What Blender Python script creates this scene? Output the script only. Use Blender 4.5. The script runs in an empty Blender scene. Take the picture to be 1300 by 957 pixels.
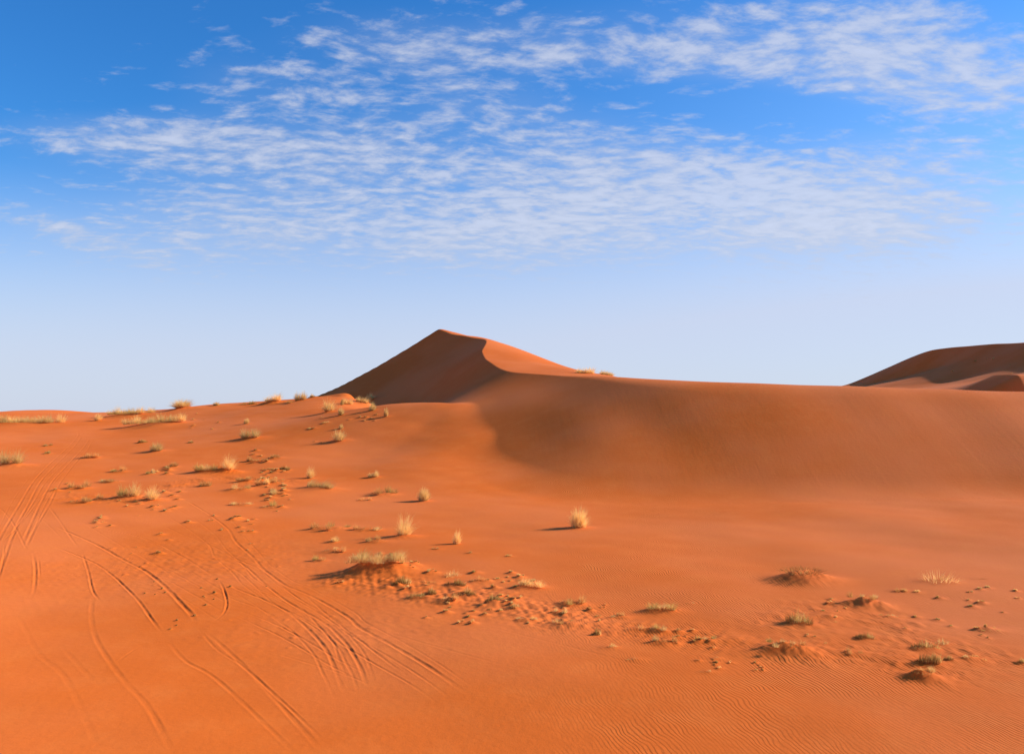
import bpy, math, random
import numpy as np

# ------------------------------------------------------------------ camera, sky, sun, exposure
scene = bpy.context.scene
F, CX, HZ = 1011.0, 650.0, 525.0           # focal length and eye level of the photograph, in its 1300-wide pixels
cam_d = bpy.data.cameras.new('camera')
cam = bpy.data.objects.new('camera', cam_d)
scene.collection.objects.link(cam)
cam.location = (0, 0, 0)
cam.rotation_euler = (math.radians(90), 0, 0)
cam_d.sensor_width = 36.0
cam_d.lens = F / 1300 * 36.0
cam_d.shift_y = (HZ - 478.5) / 1300
cam_d.clip_start, cam_d.clip_end = 0.1, 20000
scene.camera = cam

SUN_EL, SUN_AZ = math.radians(25.5), math.radians(12)   # azimuth measured from +x towards +y
sun_vec = (math.cos(SUN_EL) * math.cos(SUN_AZ), math.cos(SUN_EL) * math.sin(SUN_AZ), math.sin(SUN_EL))
sl = bpy.data.lights.new('sun', 'SUN')
sl.energy = 5.0
sl.angle = math.radians(0.55)
sl.color = (1.0, 0.90, 0.78)
so = bpy.data.objects.new('sun', sl)
scene.collection.objects.link(so)
from mathutils import Vector
so.rotation_euler = Vector(sun_vec).to_track_quat('Z', 'Y').to_euler()

scene.view_settings.view_transform = 'Standard'
scene.view_settings.look = 'None'
scene.view_settings.gamma = 1.0
scene.view_settings.exposure = 0.72
scene.view_settings.use_curve_mapping = False


class NT:
    """small helper for writing node trees"""
    def __init__(s, tree):
        s.t = tree
        tree.nodes.clear()

    def n(s, kind, **kw):
        o = s.t.nodes.new(kind)
        for k, v in kw.items():
            if k.startswith('i_'):
                o.inputs[k[2:].replace('_', ' ')].default_value = v
            else:
                setattr(o, k, v)
        return o

    def l(s, a, b):
        s.t.links.new(a, b)

    def m(s, op, a, b=0.0, c=None, clamp=False):
        o = s.t.nodes.new('ShaderNodeMath')
        o.operation, o.use_clamp = op, clamp
        for i, v in enumerate((a, b, c)):
            if v is None:
                continue
            if isinstance(v, (int, float)):
                o.inputs[i].default_value = v
            else:
                s.l(v, o.inputs[i])
        return o.outputs[0]

    def mix(s, fac, a, b, blend='MIX'):
        o = s.t.nodes.new('ShaderNodeMix')
        o.data_type, o.blend_type = 'RGBA', blend
        for sock, v in ((o.inputs[0], fac), (o.inputs[6], a), (o.inputs[7], b)):
            if isinstance(v, (int, float)):
                sock.default_value = v
            elif isinstance(v, tuple):
                sock.default_value = v
            else:
                s.l(v, sock)
        return o.outputs[2]

    def smooth(s, v, lo, hi, a=0.0, b=1.0):
        o = s.t.nodes.new('ShaderNodeMapRange')
        o.interpolation_type = 'SMOOTHSTEP'
        s.l(v, o.inputs[0])
        for i, q in enumerate((lo, hi, a, b)):
            o.inputs[1 + i].default_value = q
        return o.outputs[0]

    def comb(s, x, y, z=0.0):
        o = s.t.nodes.new('ShaderNodeCombineXYZ')
        for i, v in enumerate((x, y, z)):
            if isinstance(v, (int, float)):
                o.inputs[i].default_value = v
            else:
                s.l(v, o.inputs[i])
        return o.outputs[0]

    def noise(s, vec, scale, detail=3.0, rough=0.5, dist=0.0, lac=2.0):
        o = s.t.nodes.new('ShaderNodeTexNoise')
        s.l(vec, o.inputs['Vector'])
        o.inputs['Scale'].default_value = scale
        o.inputs['Detail'].default_value = detail
        o.inputs['Roughness'].default_value = rough
        o.inputs['Distortion'].default_value = dist
        o.inputs['Lacunarity'].default_value = lac
        return o.outputs[0]


world = bpy.data.worlds.new('World')
scene.world = world
world.use_nodes = True
W = NT(world.node_tree)
sky = W.n('ShaderNodeTexSky', sky_type='NISHITA', sun_disc=False, sun_elevation=SUN_EL,
          sun_rotation=math.radians(90) - SUN_AZ, altitude=300, air_density=1.0, dust_density=0.6, ozone_density=2.5)
tc = W.n('ShaderNodeTexCoord')
sep = W.n('ShaderNodeSeparateXYZ')
W.l(tc.outputs['Generated'], sep.inputs[0])
dx, dy, dz = sep.outputs
zc = W.m('ADD', W.m('MAXIMUM', dz, 0.0), 0.16)       # the layer sinks towards the horizon with the earth's curve
X = W.m('DIVIDE', dx, zc)                  # where the sight line meets a flat cloud layer
Y = W.m('DIVIDE', dy, zc)
yc = W.m('MAXIMUM', dy, 0.02)
U = W.m('DIVIDE', dx, yc)                  # bearing and height over the horizon (tangents)
V = W.m('DIVIDE', dz, yc)


def blob(px, py, rx, ry, deg, amp):
    """a soft patch of cloud cover round one direction of the sky"""
    u0, v0 = (px - CX) / F, (HZ - py) / F
    c, s_ = math.cos(math.radians(deg)), math.sin(math.radians(deg))
    du, dv = W.m('SUBTRACT', U, u0), W.m('SUBTRACT', V, v0)
    a = W.m('ADD', W.m('MULTIPLY', du, c * F / rx), W.m('MULTIPLY', dv, s_ * F / rx))
    b = W.m('SUBTRACT', W.m('MULTIPLY', dv, c * F / ry), W.m('MULTIPLY', du, s_ * F / ry))
    q = W.m('ADD', W.m('MULTIPLY', a, a), W.m('MULTIPLY', b, b))
    return W.m('MULTIPLY', W.m('EXPONENT', W.m('MULTIPLY', q, -1.0)), amp)


def total(parts):
    t = parts[0]
    for p in parts[1:]:
        t = W.m('ADD', t, p)
    return t


cover = total([
    blob(1200, 90, 250, 66, -8, 0.66),
    blob(850, 62, 280, 52, 0, 0.52),
    blob(1130, 5, 220, 34, 0, 0.30),
    blob(520, 65, 190, 55, -10, 0.30),
    blob(620, 185, 380, 85, -8, 0.38),
    blob(720, 285, 360, 62, -6, 0.42),
    blob(1080, 275, 260, 46, -6, 0.28),
    blob(230, 245, 220, 36, -8, 0.22),
    blob(980, 240, 240, 56, -12, 0.46),
    blob(1190, 210, 180, 55, -6, 0.36),
    blob(190, 178, 280, 34, -5, 0.48),
    blob(420, 300, 400, 48, 0, 0.46),
    blob(60, 285, 130, 16, -18, 0.30),
    blob(930, 130, 280, 22, -6, -0.30),
    blob(90, 235, 150, 22, 0, -0.15),
    blob(40, 50, 240, 90, 0, -0.25),
    blob(330, 100, 190, 50, -8, 0.26),
])
Pl = W.comb(X, Y, 0.0)
warp = W.n('ShaderNodeVectorMath', operation='MULTIPLY_ADD')
wn = W.n('ShaderNodeTexNoise', noise_dimensions='3D', i_Scale=3.2, i_Detail=2.0)
W.l(Pl, wn.inputs['Vector'])
W.l(wn.outputs['Color'], warp.inputs[0])
warp.inputs[1].default_value = (0.10, 0.10, 0.0)
W.l(Pl, warp.inputs[2])
mp = W.n('ShaderNodeMapping')
mp.inputs['Rotation'].default_value = (0, 0, math.radians(-30))
mp.inputs['Scale'].default_value = (0.72, 1.2, 1)
W.l(warp.outputs[0], mp.inputs['Vector'])
cells = W.noise(mp.outputs[0], 16.5, 6.0, 0.60, 0.0)
mp2 = W.n('ShaderNodeMapping')
mp2.inputs['Rotation'].default_value = (0, 0, math.radians(-32))
mp2.inputs['Scale'].default_value = (0.55, 1.5, 1)
W.l(warp.outputs[0], mp2.inputs['Vector'])
rows = W.noise(mp2.outputs[0], 4.6, 3.0, 0.5, 0.0)
big = W.noise(Pl, 1.3, 3.0, 0.5)
dens = W.m('ADD', W.m('MULTIPLY', cells, 1.8), W.m('MULTIPLY', rows, 0.50))
dens = W.m('ADD', dens, W.m('MULTIPLY', big, 0.35))
dens = W.m('ADD', W.m('SUBTRACT', dens, 1.61), W.m('MULTIPLY', cover, 0.80))
cl = W.smooth(dens, -0.12, 0.48)
veil = W.m('ADD', W.smooth(V, 0.36, 0.05), W.m('MULTIPLY', W.smooth(U, -0.2, 0.9), W.smooth(V, 0.62, 0.15, 0.0, 0.35)), clamp=True)
up = W.smooth(dz, -0.01, 0.01)
cl = W.m('MULTIPLY', cl, W.smooth(W.m('ADD', V, W.m('MULTIPLY', W.m('SUBTRACT', big, 0.5), 0.22)), 0.085, 0.24))
cl = W.m('MULTIPLY', W.m('MULTIPLY', cl, up), 0.74)
cl = W.m('MAXIMUM', cl, 0.0)
milk = W.m('MULTIPLY', W.m('MULTIPLY', W.smooth(cover, 0.10, 0.75), W.smooth(big, 0.3, 0.6)), 0.26)
cl = W.m('ADD', cl, W.m('MULTIPLY', milk, W.m('SUBTRACT', 1.0, cl)))
# clear air: the sky model, its blue deepened; thin high veil towards the horizon
gm = W.n('ShaderNodeHueSaturation', i_Saturation=1.30, i_Value=1.30)
W.l(sky.outputs[0], gm.inputs['Color'])
blue = W.mix(1.0, gm.outputs[0], (0.60, 0.98, 1.26, 1), 'MULTIPLY')
air = W.mix(W.m('MULTIPLY', veil, 0.88), blue, (5.2, 5.5, 6.8, 1))
thick = W.smooth(dens, 0.05, 0.75, 0.85, 1.0)
ccol = W.mix(1.0, (5.4, 5.8, 7.0, 1), thick, 'MULTIPLY')
col = W.mix(cl, air, ccol)
bg = W.n('ShaderNodeBackground', i_Strength=0.0745)
W.l(col, bg.inputs[0])
wo = W.n('ShaderNodeOutputWorld')
W.l(bg.outputs[0], wo.inputs[0])

# ------------------------------------------------------------------ terrain
rng = np.random.default_rng(7)
random.seed(7)


def pix(px, py, d):
    return ((px - CX) / F * d, d, (HZ - py) / F * d)


class TPS:
    """smooth surface through a handful of surveyed points"""
    def __init__(s, pts, lam=0.0):
        P = np.array(pts, float)
        s.c = P[:, :2] / 50.0
        n = len(P)
        K = s.k(((s.c[:, None] - s.c[None]) ** 2).sum(-1)) + lam * np.eye(n)
        A = np.zeros((n + 3, n + 3))
        A[:n, :n] = K
        A[:n, n] = 1
        A[:n, n + 1:] = s.c
        A[n, :n] = 1
        A[n + 1:, :n] = s.c.T
        s.w = np.linalg.solve(A, np.concatenate([P[:, 2], np.zeros(3)]))

    @staticmethod
    def k(r2):
        return 0.5 * r2 * np.log(r2 + 1e-12)

    def __call__(s, x, y):
        x, y = x / 50.0, y / 50.0
        z = s.w[-3] + s.w[-2] * x + s.w[-1] * y
        for (cx_, cy_), w in zip(s.c, s.w):
            z = z + w * s.k((x - cx_) ** 2 + (y - cy_) ** 2)
        return z


g_pts = []
for px in (-250, 0, 325, 650, 975, 1300, 1500):
    g_pts.append(pix(px, 868, 17.0))
    g_pts.append(pix(px, 1000, 12.4))
for p in [(-150, 700, 31), (0, 700, 31), (300, 700, 31.5), (650, 700, 30.5), (1000, 700, 31), (1290, 700, 31), (1500, 700, 31),
          (-150, 620, 48), (0, 620, 48), (300, 620, 47), (500, 620, 47.5), (720, 628, 48), (1000, 632, 46), (1300, 632, 45.5),
          (0, 570, 65), (150, 570, 64), (300, 570, 62), (500, 570, 60), (620, 560, 61), (650, 600, 53.5),
          (-100, 536, 86), (0, 536, 85), (120, 537, 83), (200, 537, 82), (300, 530, 80), (400, 526, 77), (540, 540, 66), (590, 515, 71), (500, 514, 77),
          (-100, 526, 95), (0, 526, 94), (190, 524, 92), (250, 516, 92), (340, 513, 92), (400, 505, 93), (422, 504.5, 97), (446, 502, 99), (468, 511, 92)]:
    g_pts.append(pix(*p))
g_pts += [(-60, 120, -2.5), (-38, 122, .3), (-12, 88, -1.0), (-18, 100, -1.2), (0.6, 60, -3.8), (4, 57, -5.0), (1, 69, -2.2), (8, 58, -5.3), (-1.2, 75, -1.0), (20, 56, -5.4), (34, 55, -5.4), (-28, 112, -.4), (-5, 118, -2.0), (25, 110, -3.0), (60, 100, -3.5), (-50, 160, -5), (0, 170, -5), (60, 170, -5)]
G = TPS(g_pts)

brink = [pix(*p) for p in [(400, 503.5, 122), (440, 485.5, 125), (480, 464, 127.5), (520, 441, 129.5), (545, 425.5, 130.5), (552, 421.1, 130.8), (557, 418, 131), (561, 419.6, 130), (566, 421, 128.5), (580, 424.5, 124), (600, 428.5, 118), (616, 431, 113), (612, 445, 102), (617, 456, 93.5),
                           (631, 466, 86.5), (650, 472, 80.6), (685, 475, 75.8), (720, 477, 72.2), (800, 479.5, 65), (900, 482, 60.5), (1000, 485, 58.8), (1300, 493, 57)]]
foot = [(-35, 119, .5), (-29, 114, -.3), (-21, 106, -.7), (-15, 98, -.9), (-11.5, 90, -.7), (-9.5, 82, -.2), (-7, 75, .45)] + [
    pix(*p) for p in [(585, 516, 71), (609, 558, 61), (630, 599, 53.5), (692, 626, 48.2), (850, 632, 46.5), (1000, 633, 46), (1300, 633, 45.5)]]
mid = []
for a, b in [(11, 2), (13, 4), (15, 8), (16, 9), (17, 10), (18, 11), (20, 12), (21, 13)]:
    A, B = np.array(brink[a]), np.array(foot[b])
    mid.append(tuple(0.5 * (A + B) + np.array([0, 0, {15: .15, 16: .15, 17: .2, 18: .25, 20: .3, 21: .3}.get(a, 0)])))
ext = [(52, 56.5, 1.2), (52, 45, -5.0)]
S = TPS(brink + foot + mid + ext, 1e-4)
Wd = TPS(brink + [pix(*p) for p in [(572, 421, 131), (590, 425.5, 127), (620, 431, 126), (640, 437.5, 123), (670, 447, 114), (700, 460, 102), (725, 468, 91), (745, 473.5, 81), (775, 477.5, 69)]]
         + [(-31, 136, -2), (-13, 140, 8.5), (-2, 138, 8.0), (10, 125, 4.0), (18, 105, 2.2), (24, 80, 0.8), (36, 70, 0.2), (52, 70, 0), (10, 145, 0), (34, 110, -2), (52, 56.5, 1.2)], 1e-4)

# the far dune on the right
fb = [pix(*p) for p in [(1075, 488, 236), (1110, 474, 226), (1150, 456, 212), (1185, 444, 199), (1215, 440, 189), (1250, 437.5, 177), (1300, 434.5, 160), (1400, 428, 132)]]
ff = [pix(*p) for p in [(1104, 488, 208), (1150, 478, 196), (1190, 468, 185), (1230, 459, 171), (1300, 446, 152), (1400, 441, 126)]]
S2 = TPS(fb + ff, 1e-4)
W2 = TPS(fb + [(112, 236, 10), (118, 200, 13), (118, 160, 12), (116, 130, 11), (135, 180, 8), (140, 140, 8)], 1e-4)
G2 = TPS(ff + [pix(*p) for p in [(1085, 494, 190), (1150, 489, 170), (1230, 477, 158), (1200, 490, 140), (1300, 472, 135), (1300, 490, 112), (1400, 462, 118), (1420, 485, 105), (1060, 500, 170), (1020, 508, 150)]], 1e-4)


def smin(a, b, k):
    h = np.clip(0.5 + 0.5 * (b - a) / k, 0, 1)
    return b + (a - b) * h - k * h * (1 - h)


def smax(a, b, k):
    return -smin(-a, -b, k)


def sstep(v, lo, hi):
    t = np.clip((v - lo) / (hi - lo), 0, 1)
    return t * t * (3 - 2 * t)


def rfield(x, y, wl, seed, n=9):
    r = np.random.default_rng(seed)
    z = np.zeros_like(x)
    for _ in range(n):
        a = r.uniform(0, 2 * math.pi)
        k = 2 * math.pi / (wl * r.uniform(0.7, 1.6))
        z += np.sin(x * (k * math.cos(a)) + y * (k * math.sin(a)) + r.uniform(0, 6.28))
    return z / math.sqrt(n)


def ground_z(x, y):
    """smooth shape of the land: basin, dune, far dunes. Returns height and which dune a point belongs to."""
    r = np.hypot(x, y)
    inside = (y > 5) & (r < 260)
    z = np.full_like(x, -6.0)
    xi, yi = x[inside], np.minimum(y[inside], 135)
    g = G(np.clip(xi, -70, 75), yi)
    g = g * (1 - sstep(y[inside], 105, 150)) + sstep(y[inside], 105, 150) * -5.0
    z[inside] = g
    z = z * (1 - sstep(r, 225, 258)) + sstep(r, 225, 258) * -7.0
    z = np.where(y < 14, z * sstep(y, 5, 14) + (1 - sstep(y, 5, 14)) * -5.9, z)
    z = z + 5.7 * np.exp(-((x + 88) / 27) ** 2 - ((y - 150) / 30) ** 2)      # low far rise on the left skyline
    z = z + 5.6 * np.exp(-(r / 5.2) ** 2) * (r < 12) * 0.78                    # the sand the photographer stands on
    kind = np.zeros(x.shape, np.int8)
    wt = np.zeros_like(x)
    m = (y > 38) & (y < 158) & (x > -60) & (x < 140)
    xm, ym = np.minimum(x[m], 56), y[m]
    s_, w_ = S(xm, ym), Wd(xm, ym)
    s_ = np.where((ym > 131), np.maximum(s_, w_ + (ym - 131) * .5), s_)
    kb = 0.04 + 1.2 * sstep(xm, 3, 16)
    d_ = smin(w_, s_, kb)
    gm_ = z[m]
    kf = 0.35 + 0.6 * sstep(ym, 78, 66) + 0.15 * sstep(ym, 56, 49)
    fade = sstep(ym, 142, 157)
    d_ = d_ * (1 - fade) - 8 * fade
    # the dune never grows out of the open basin on the camera's left
    fl = sstep(-xm, 34, 42)
    d_ = d_ - 6 * fl
    z[m] = smax(gm_, d_, kf)
    wt[m] = sstep(d_ - gm_, -1.2, 0.8)
    kk = kind[m]
    kk[d_ > gm_ - 0.05] = 1
    kind[m] = kk
    m = (y > 104) & (y < 262) & (x > 55) & (x < 190)
    xm, ym = np.minimum(x[m], 128), y[m]
    s_, w_, g2 = S2(xm, ym), W2(xm, ym), G2(np.minimum(xm, 106), ym)
    s_ = np.where(xm > 108, np.maximum(s_, w_ + (xm - 108) * .4), s_)
    d_ = smin(w_, smax(g2, s_, 0.6), 0.25)
    # a lower ridge in front, its steep side turned from the sun
    xr = 69.5 + 2.0 * np.sin(ym * .12) + np.maximum(ym - 118, 0) * .5
    t = x[m] - xr
    d_ = d_ + 1.7 * np.clip((t + 5.2) / 5.2, 0, 1) * np.exp(-np.maximum(t, 0) / 9.0) * sstep(ym, 134, 116)
    f = sstep(ym, 104, 112) * (1 - sstep(ym, 240, 260)) * sstep(x[m], 56, 66) * (1 - sstep(x[m], 165, 190))
    z[m] = z[m] * (1 - f) + d_ * f
    kk = kind[m]
    kk[f > 0.02] = 2
    kind[m] = kk
    wt[m] = np.maximum(wt[m], f)
    return z, kind, wt


def land_detail(x, y, z, wt):
    near = np.exp(-((y - 30) / 60.0) ** 2)
    z = z + 0.045 * rfield(x, y, 9.0, 11) * (0.4 + 0.6 * near) * (1 - wt)
    z = z + 0.008 * rfield(x, y, 2.6, 12) * (1 - wt)
    z = z + 0.035 * rfield(x, y * 0.5, 7.0, 13) * wt
    return z


# ---- polar grid, dense where the photograph looks
Q = 1.0
rows_ = [0.02, 0.8, 2, 4, 6, 8, 10, 11.5]
r = 12.6
while r < 262:
    rows_.append(r)
    if r < 38:
        r += max(0.030, r * r / 5560 * 0.72) * Q
    elif r < 105:
        r += 0.17 * Q
    else:
        r += 0.42 * Q
rows_ += list(np.geomspace(266, 6000, 40))
R = np.array(rows_)
tf = np.linspace(-0.76, 0.76, int(1520 / Q))
th = np.arctan(tf)
side = np.linspace(th[-1], 2 * math.pi + th[0], 90)[1:-1]
TH = np.concatenate([th, side])
nr, nc = len(R), len(TH)
XX = (R[:, None] * np.sin(TH)[None]).astype(np.float64)
YY = (R[:, None] * np.cos(TH)[None]).astype(np.float64)
ZZ, KK, WT = ground_z(XX.ravel(), YY.ravel())
ZZ = land_detail(XX.ravel(), YY.ravel(), ZZ, WT).reshape(nr, nc)
KK = KK.reshape(nr, nc)
nth = len(th)


def window(x0, x1, y0, y1):
    """row and column slices of the dense grid that hold a box"""
    y0 = max(y0, 3)
    rmin, rmax = math.hypot(max(0, max(x0, -x1)), y0), math.hypot(max(abs(x0), abs(x1)), y1)
    t = [x0 / y0, x1 / y0, x0 / y1, x1 / y1]
    i0, i1 = np.searchsorted(R, rmin) - 1, np.searchsorted(R, rmax) + 1
    j0, j1 = np.searchsorted(tf, min(t)) - 1, np.searchsorted(tf, max(t)) + 1
    return slice(max(0, i0), min(nr, i1)), slice(max(0, j0), min(nth, j1))


def sample(x, y):
    rr, t = math.hypot(x, y), x / y
    i = min(max(np.searchsorted(R, rr) - 1, 0), nr - 2)
    j = min(max(np.searchsorted(tf, t) - 1, 0), nth - 2)
    a = min(max((rr - R[i]) / (R[i + 1] - R[i]), 0), 1)
    b = min(max((t - tf[j]) / (tf[j + 1] - tf[j]), 0), 1)
    z = ZZ[i:i + 2, j:j + 2]
    return float((z[0, 0] * (1 - b) + z[0, 1] * b) * (1 - a) + (z[1, 0] * (1 - b) + z[1, 1] * b) * a)


Z0 = ZZ.copy()


def unproject(px, py):
    """where a sight line first meets the land"""
    t, s_ = (px - CX) / F, (HZ - py) / F
    j = min(max(np.searchsorted(tf, t), 0), nth - 1)
    yy = YY[:, j]
    hit = np.nonzero((Z0[:, j] >= yy * s_) & (R > 12))[0]
    if len(hit) == 0:
        i = int(np.argmax(np.where(R > 12, Z0[:, j] / yy - s_, -9)))
        return t * yy[i], yy[i]
    i = hit[0]
    a0, a1 = Z0[i - 1, j] - yy[i - 1] * s_, Z0[i, j] - yy[i] * s_
    q = a0 / (a0 - a1) if a1 != a0 else 0
    y = yy[i - 1] + q * (yy[i] - yy[i - 1])
    return t * y, y


# ---- tyre tracks pressed into the sand
tracks = [
    # points in the photograph, half width, depth
    ([(98, 548), (99, 553), (88, 566), (62, 590), (42, 612), (25, 640), (8, 668), (-10, 700)], .13, .07),
    ([(104, 553), (94, 567), (69, 592), (51, 612), (36, 640), (20, 670), (5, 710), (-5, 740)], .13, .07),
    ([(114, 556), (106, 568), (84, 592), (66, 612), (51, 640), (38, 668), (28, 690)], .13, .07),
    ([(118, 558), (110, 572), (92, 592), (75, 615), (63, 640), (46, 668), (30, 700)], .12, .06),
    ([(90, 580), (58, 612), (44, 635), (22, 668), (0, 690)], .10, .05),
    ([(80, 600), (58, 625), (30, 660), (10, 690)], .09, .04),
    ([(-5, 640), (10, 655), (20, 670), (35, 700)], .09, .05),
    ([(60, 640), (75, 660), (92, 685), (104, 700)], .09, .05),
    ([(30, 640), (60, 665), (85, 690)], .07, .03),
    ([(42, 700), (45, 725), (43, 750), (36, 762)], .10, .09),
    ([(49, 708), (51, 735)], .06, .05),
    ([(6, 690), (3, 715), (-4, 740)], .08, .07),
    ([(104, 700), (112, 725), (118, 750), (128, 763), (135, 768)], .08, .11),
    ([(119, 752), (116, 780), (122, 810), (140, 840), (160, 866), (190, 900), (225, 965)], .12, .03),
    ([(60, 690), (115, 712), (140, 728), (162, 748), (178, 765), (192, 785), (208, 806)], .09, .12),
    ([(208, 806), (235, 838), (280, 866), (385, 965)], .10, .04),
    ([(70, 668), (120, 690), (160, 712), (185, 725), (210, 745), (232, 768), (243, 780), (250, 793)], .13, .15),
    ([(250, 793), (285, 822), (330, 866), (420, 965)], .11, .035),
    ([(277, 735), (284, 748), (288, 765), (284, 778), (272, 788), (250, 797)], .075, .13),
    ([(120, 670), (165, 678), (200, 690), (235, 708), (262, 725), (277, 735)], .09, .05),
    ([(228, 632), (245, 640), (270, 656), (290, 672), (300, 688), (320, 706), (333, 721), (343, 729), (363, 743), (383, 751), (408, 763), (443, 784), (458, 797), (500, 820), (550, 850), (600, 885)], .12, .085),
    ([(270, 693), (288, 704), (320, 718), (340, 728)], .09, .05),
    ([(288, 704), (313, 720), (335, 740), (360, 760), (385, 775), (415, 793), (438, 815), (450, 833), (460, 853), (468, 880)], .10, .08),
    ([(288, 771), (325, 782), (355, 795), (385, 810), (403, 819)], .07, .055),
    ([(288, 776), (325, 793), (355, 807), (385, 824), (415, 842), (450, 860), (480, 875)], .07, .055),
    ([(278, 736), (305, 749), (345, 765), (370, 780), (393, 800), (413, 823), (423, 843), (432, 866), (440, 885)], .10, .07),
    ([(120, 700), (200, 718), (250, 743), (285, 763), (310, 775)], .08, .035),
    ([(44, 721), (120, 734), (196, 750), (240, 765)], .07, .025),
    ([(60, 712), (130, 722), (190, 735)], .06, .02),
    ([(130, 655), (200, 666), (233, 679), (270, 693), (300, 709), (330, 722)], .09, .04),
    ([(100, 660), (150, 690), (200, 718), (230, 740)], .08, .03),
    ([(370, 758), (410, 800), (446, 842)], .07, .045),
    ([(383, 752), (425, 788), (460, 815), (490, 838), (530, 866)], .08, .05),
    ([(345, 733), (380, 760), (420, 782), (450, 805)], .08, .045),
    ([(300, 745), (340, 755), (380, 775)], .06, .03),
    ([(285, 745), (330, 772), (390, 815)], .06, .03),
    ([(20, 775), (50, 830), (85, 863), (130, 960)], .13, .014),
    ([(68, 810), (118, 863), (140, 890)], .12, .012),
    ([(145, 843), (165, 828), (186, 816)], .08, .03),
    ([(560, 780), (640, 800), (760, 830), (900, 866)], .12, .018),
    ([(450, 790), (560, 822), (700, 860)], .10, .018),
    ([(300, 815), (420, 850), (500, 880)], .08, .02),
]


def catmull(P, n=9):
    P = [2 * P[0] - P[1]] + list(P) + [2 * P[-1] - P[-2]]
    out = []
    for i in range(1, len(P) - 2):
        for t in np.linspace(0, 1, n, endpoint=False):
            a, b, c, d = P[i - 1:i + 3]
            out.append(0.5 * (2 * b + (c - a) * t + (2 * a - 5 * b + 4 * c - d) * t * t + (3 * b - a - 3 * c + d) * t ** 3))
    out.append(P[-2])
    return np.array(out)


def press(track, w, depth, seed):
    pts = np.array([unproject(*p) for p in catmull(np.array(track, float))])
    x0, y0 = pts.min(0) - 4 * w
    x1, y1 = pts.max(0) + 4 * w
    si, sj = window(x0, x1, y0, y1)
    gx, gy = XX[si, sj], YY[si, sj]
    d2 = np.full(gx.shape, 1e9)
    al = np.zeros(gx.shape)
    L = 0.0
    tot = np.hypot(*np.diff(pts, axis=0).T).sum()
    for a, b in zip(pts[:-1], pts[1:]):
        v = b - a
        ln = math.hypot(*v)
        if ln < 1e-6:
            continue
        bx0, bx1 = min(a[0], b[0]) - 4 * w, max(a[0], b[0]) + 4 * w
        by0, by1 = min(a[1], b[1]) - 4 * w, max(a[1], b[1]) + 4 * w
        ii, jj = window(bx0, bx1, by0, by1)
        ii = slice(max(ii.start - si.start, 0), max(ii.stop - si.start, 0))
        jj = slice(max(jj.start - sj.start, 0), max(jj.stop - sj.start, 0))
        sx, sy = gx[ii, jj], gy[ii, jj]
        if sx.size == 0:
            L += ln
            continue
        t = np.clip(((sx - a[0]) * v[0] + (sy - a[1]) * v[1]) / ln ** 2, 0, 1)
        q = (sx - a[0] - t * v[0]) ** 2 + (sy - a[1] - t * v[1]) ** 2
        old = d2[ii, jj]
        al[ii, jj] = np.where(q < old, L + t * ln, al[ii, jj])
        d2[ii, jj] = np.minimum(old, q)
        L += ln
    m = d2 < (4 * w) ** 2
    d = np.sqrt(d2[m])
    s = al[m]
    r_ = np.random.default_rng(seed)
    ph = r_.uniform(0, 6, 4)
    mod = 0.8 + 0.25 * np.sin(s * 1.1 + ph[0]) + 0.15 * np.sin(s * 3.7 + ph[1]) + 0.12 * np.sin(s * 11 + ph[2])
    ends = sstep(s, 0, min(2.6, tot * .4)) * sstep(tot - s, 0, min(2.6, tot * .4))
    wob = 1 + 0.15 * np.sin(s * 5 + ph[3])
    prof = -np.exp(-(d / (w * wob)) ** 4) + 0.5 * np.exp(-((d - 1.75 * w) / (0.6 * w)) ** 2)
    blk = ZZ[si, sj]
    blk[m] += depth * mod * ends * prof


fans = []
for base_i, offs in ((20, [(-14, 9), (9, -6), (-26, 20)]), (22, [(-10, 7), (12, -4)]), (25, [(-12, 10), (9, -7)]), (0, [(-9, -1)]), (2, [(6, 1)]),
                     (24, [(14, -6)]), (15, [(40, -12)]), (26, [(-6, 11), (8, -9), (-10, 22)])):
    for ox, oy in offs:
        jit = random.Random(base_i * 7 + ox)
        fans.append(([(x_ + ox + jit.uniform(-2, 2), y_ + oy + jit.uniform(-1, 1)) for x_, y_ in tracks[base_i][0]], .075, jit.uniform(.025, .045)))
tracks += fans
for k_, (tr, w_, dep) in enumerate(tracks):
    press(tr, w_ * .40, .155 * min(dep, .06) + .11 * max(dep - .06, 0), 100 + k_)

# churned sand between the ruts
si, sj = window(-24, 1, 17, 40)
gx, gy = XX[si, sj], YY[si, sj]
cx0, cy0 = unproject(230, 715)
churn = np.exp(-((gx - cx0) / 5.0) ** 2 - ((gy - cy0) / 4.5) ** 2)
cx1, cy1 = unproject(420, 800)
churn = churn + 0.6 * np.exp(-((gx - cx1) / 3.2) ** 2 - ((gy - cy1) / 2.5) ** 2)
nz = rfield(gx, gy, 0.30, 31, 26) * 0.8 + rfield(gx, gy, 0.8, 32, 20)
ZZ[si, sj] += churn * (0.006 * nz + 0.03 * np.maximum(rfield(gx, gy, 0.42, 33, 26) - 1.3, 0))

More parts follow.
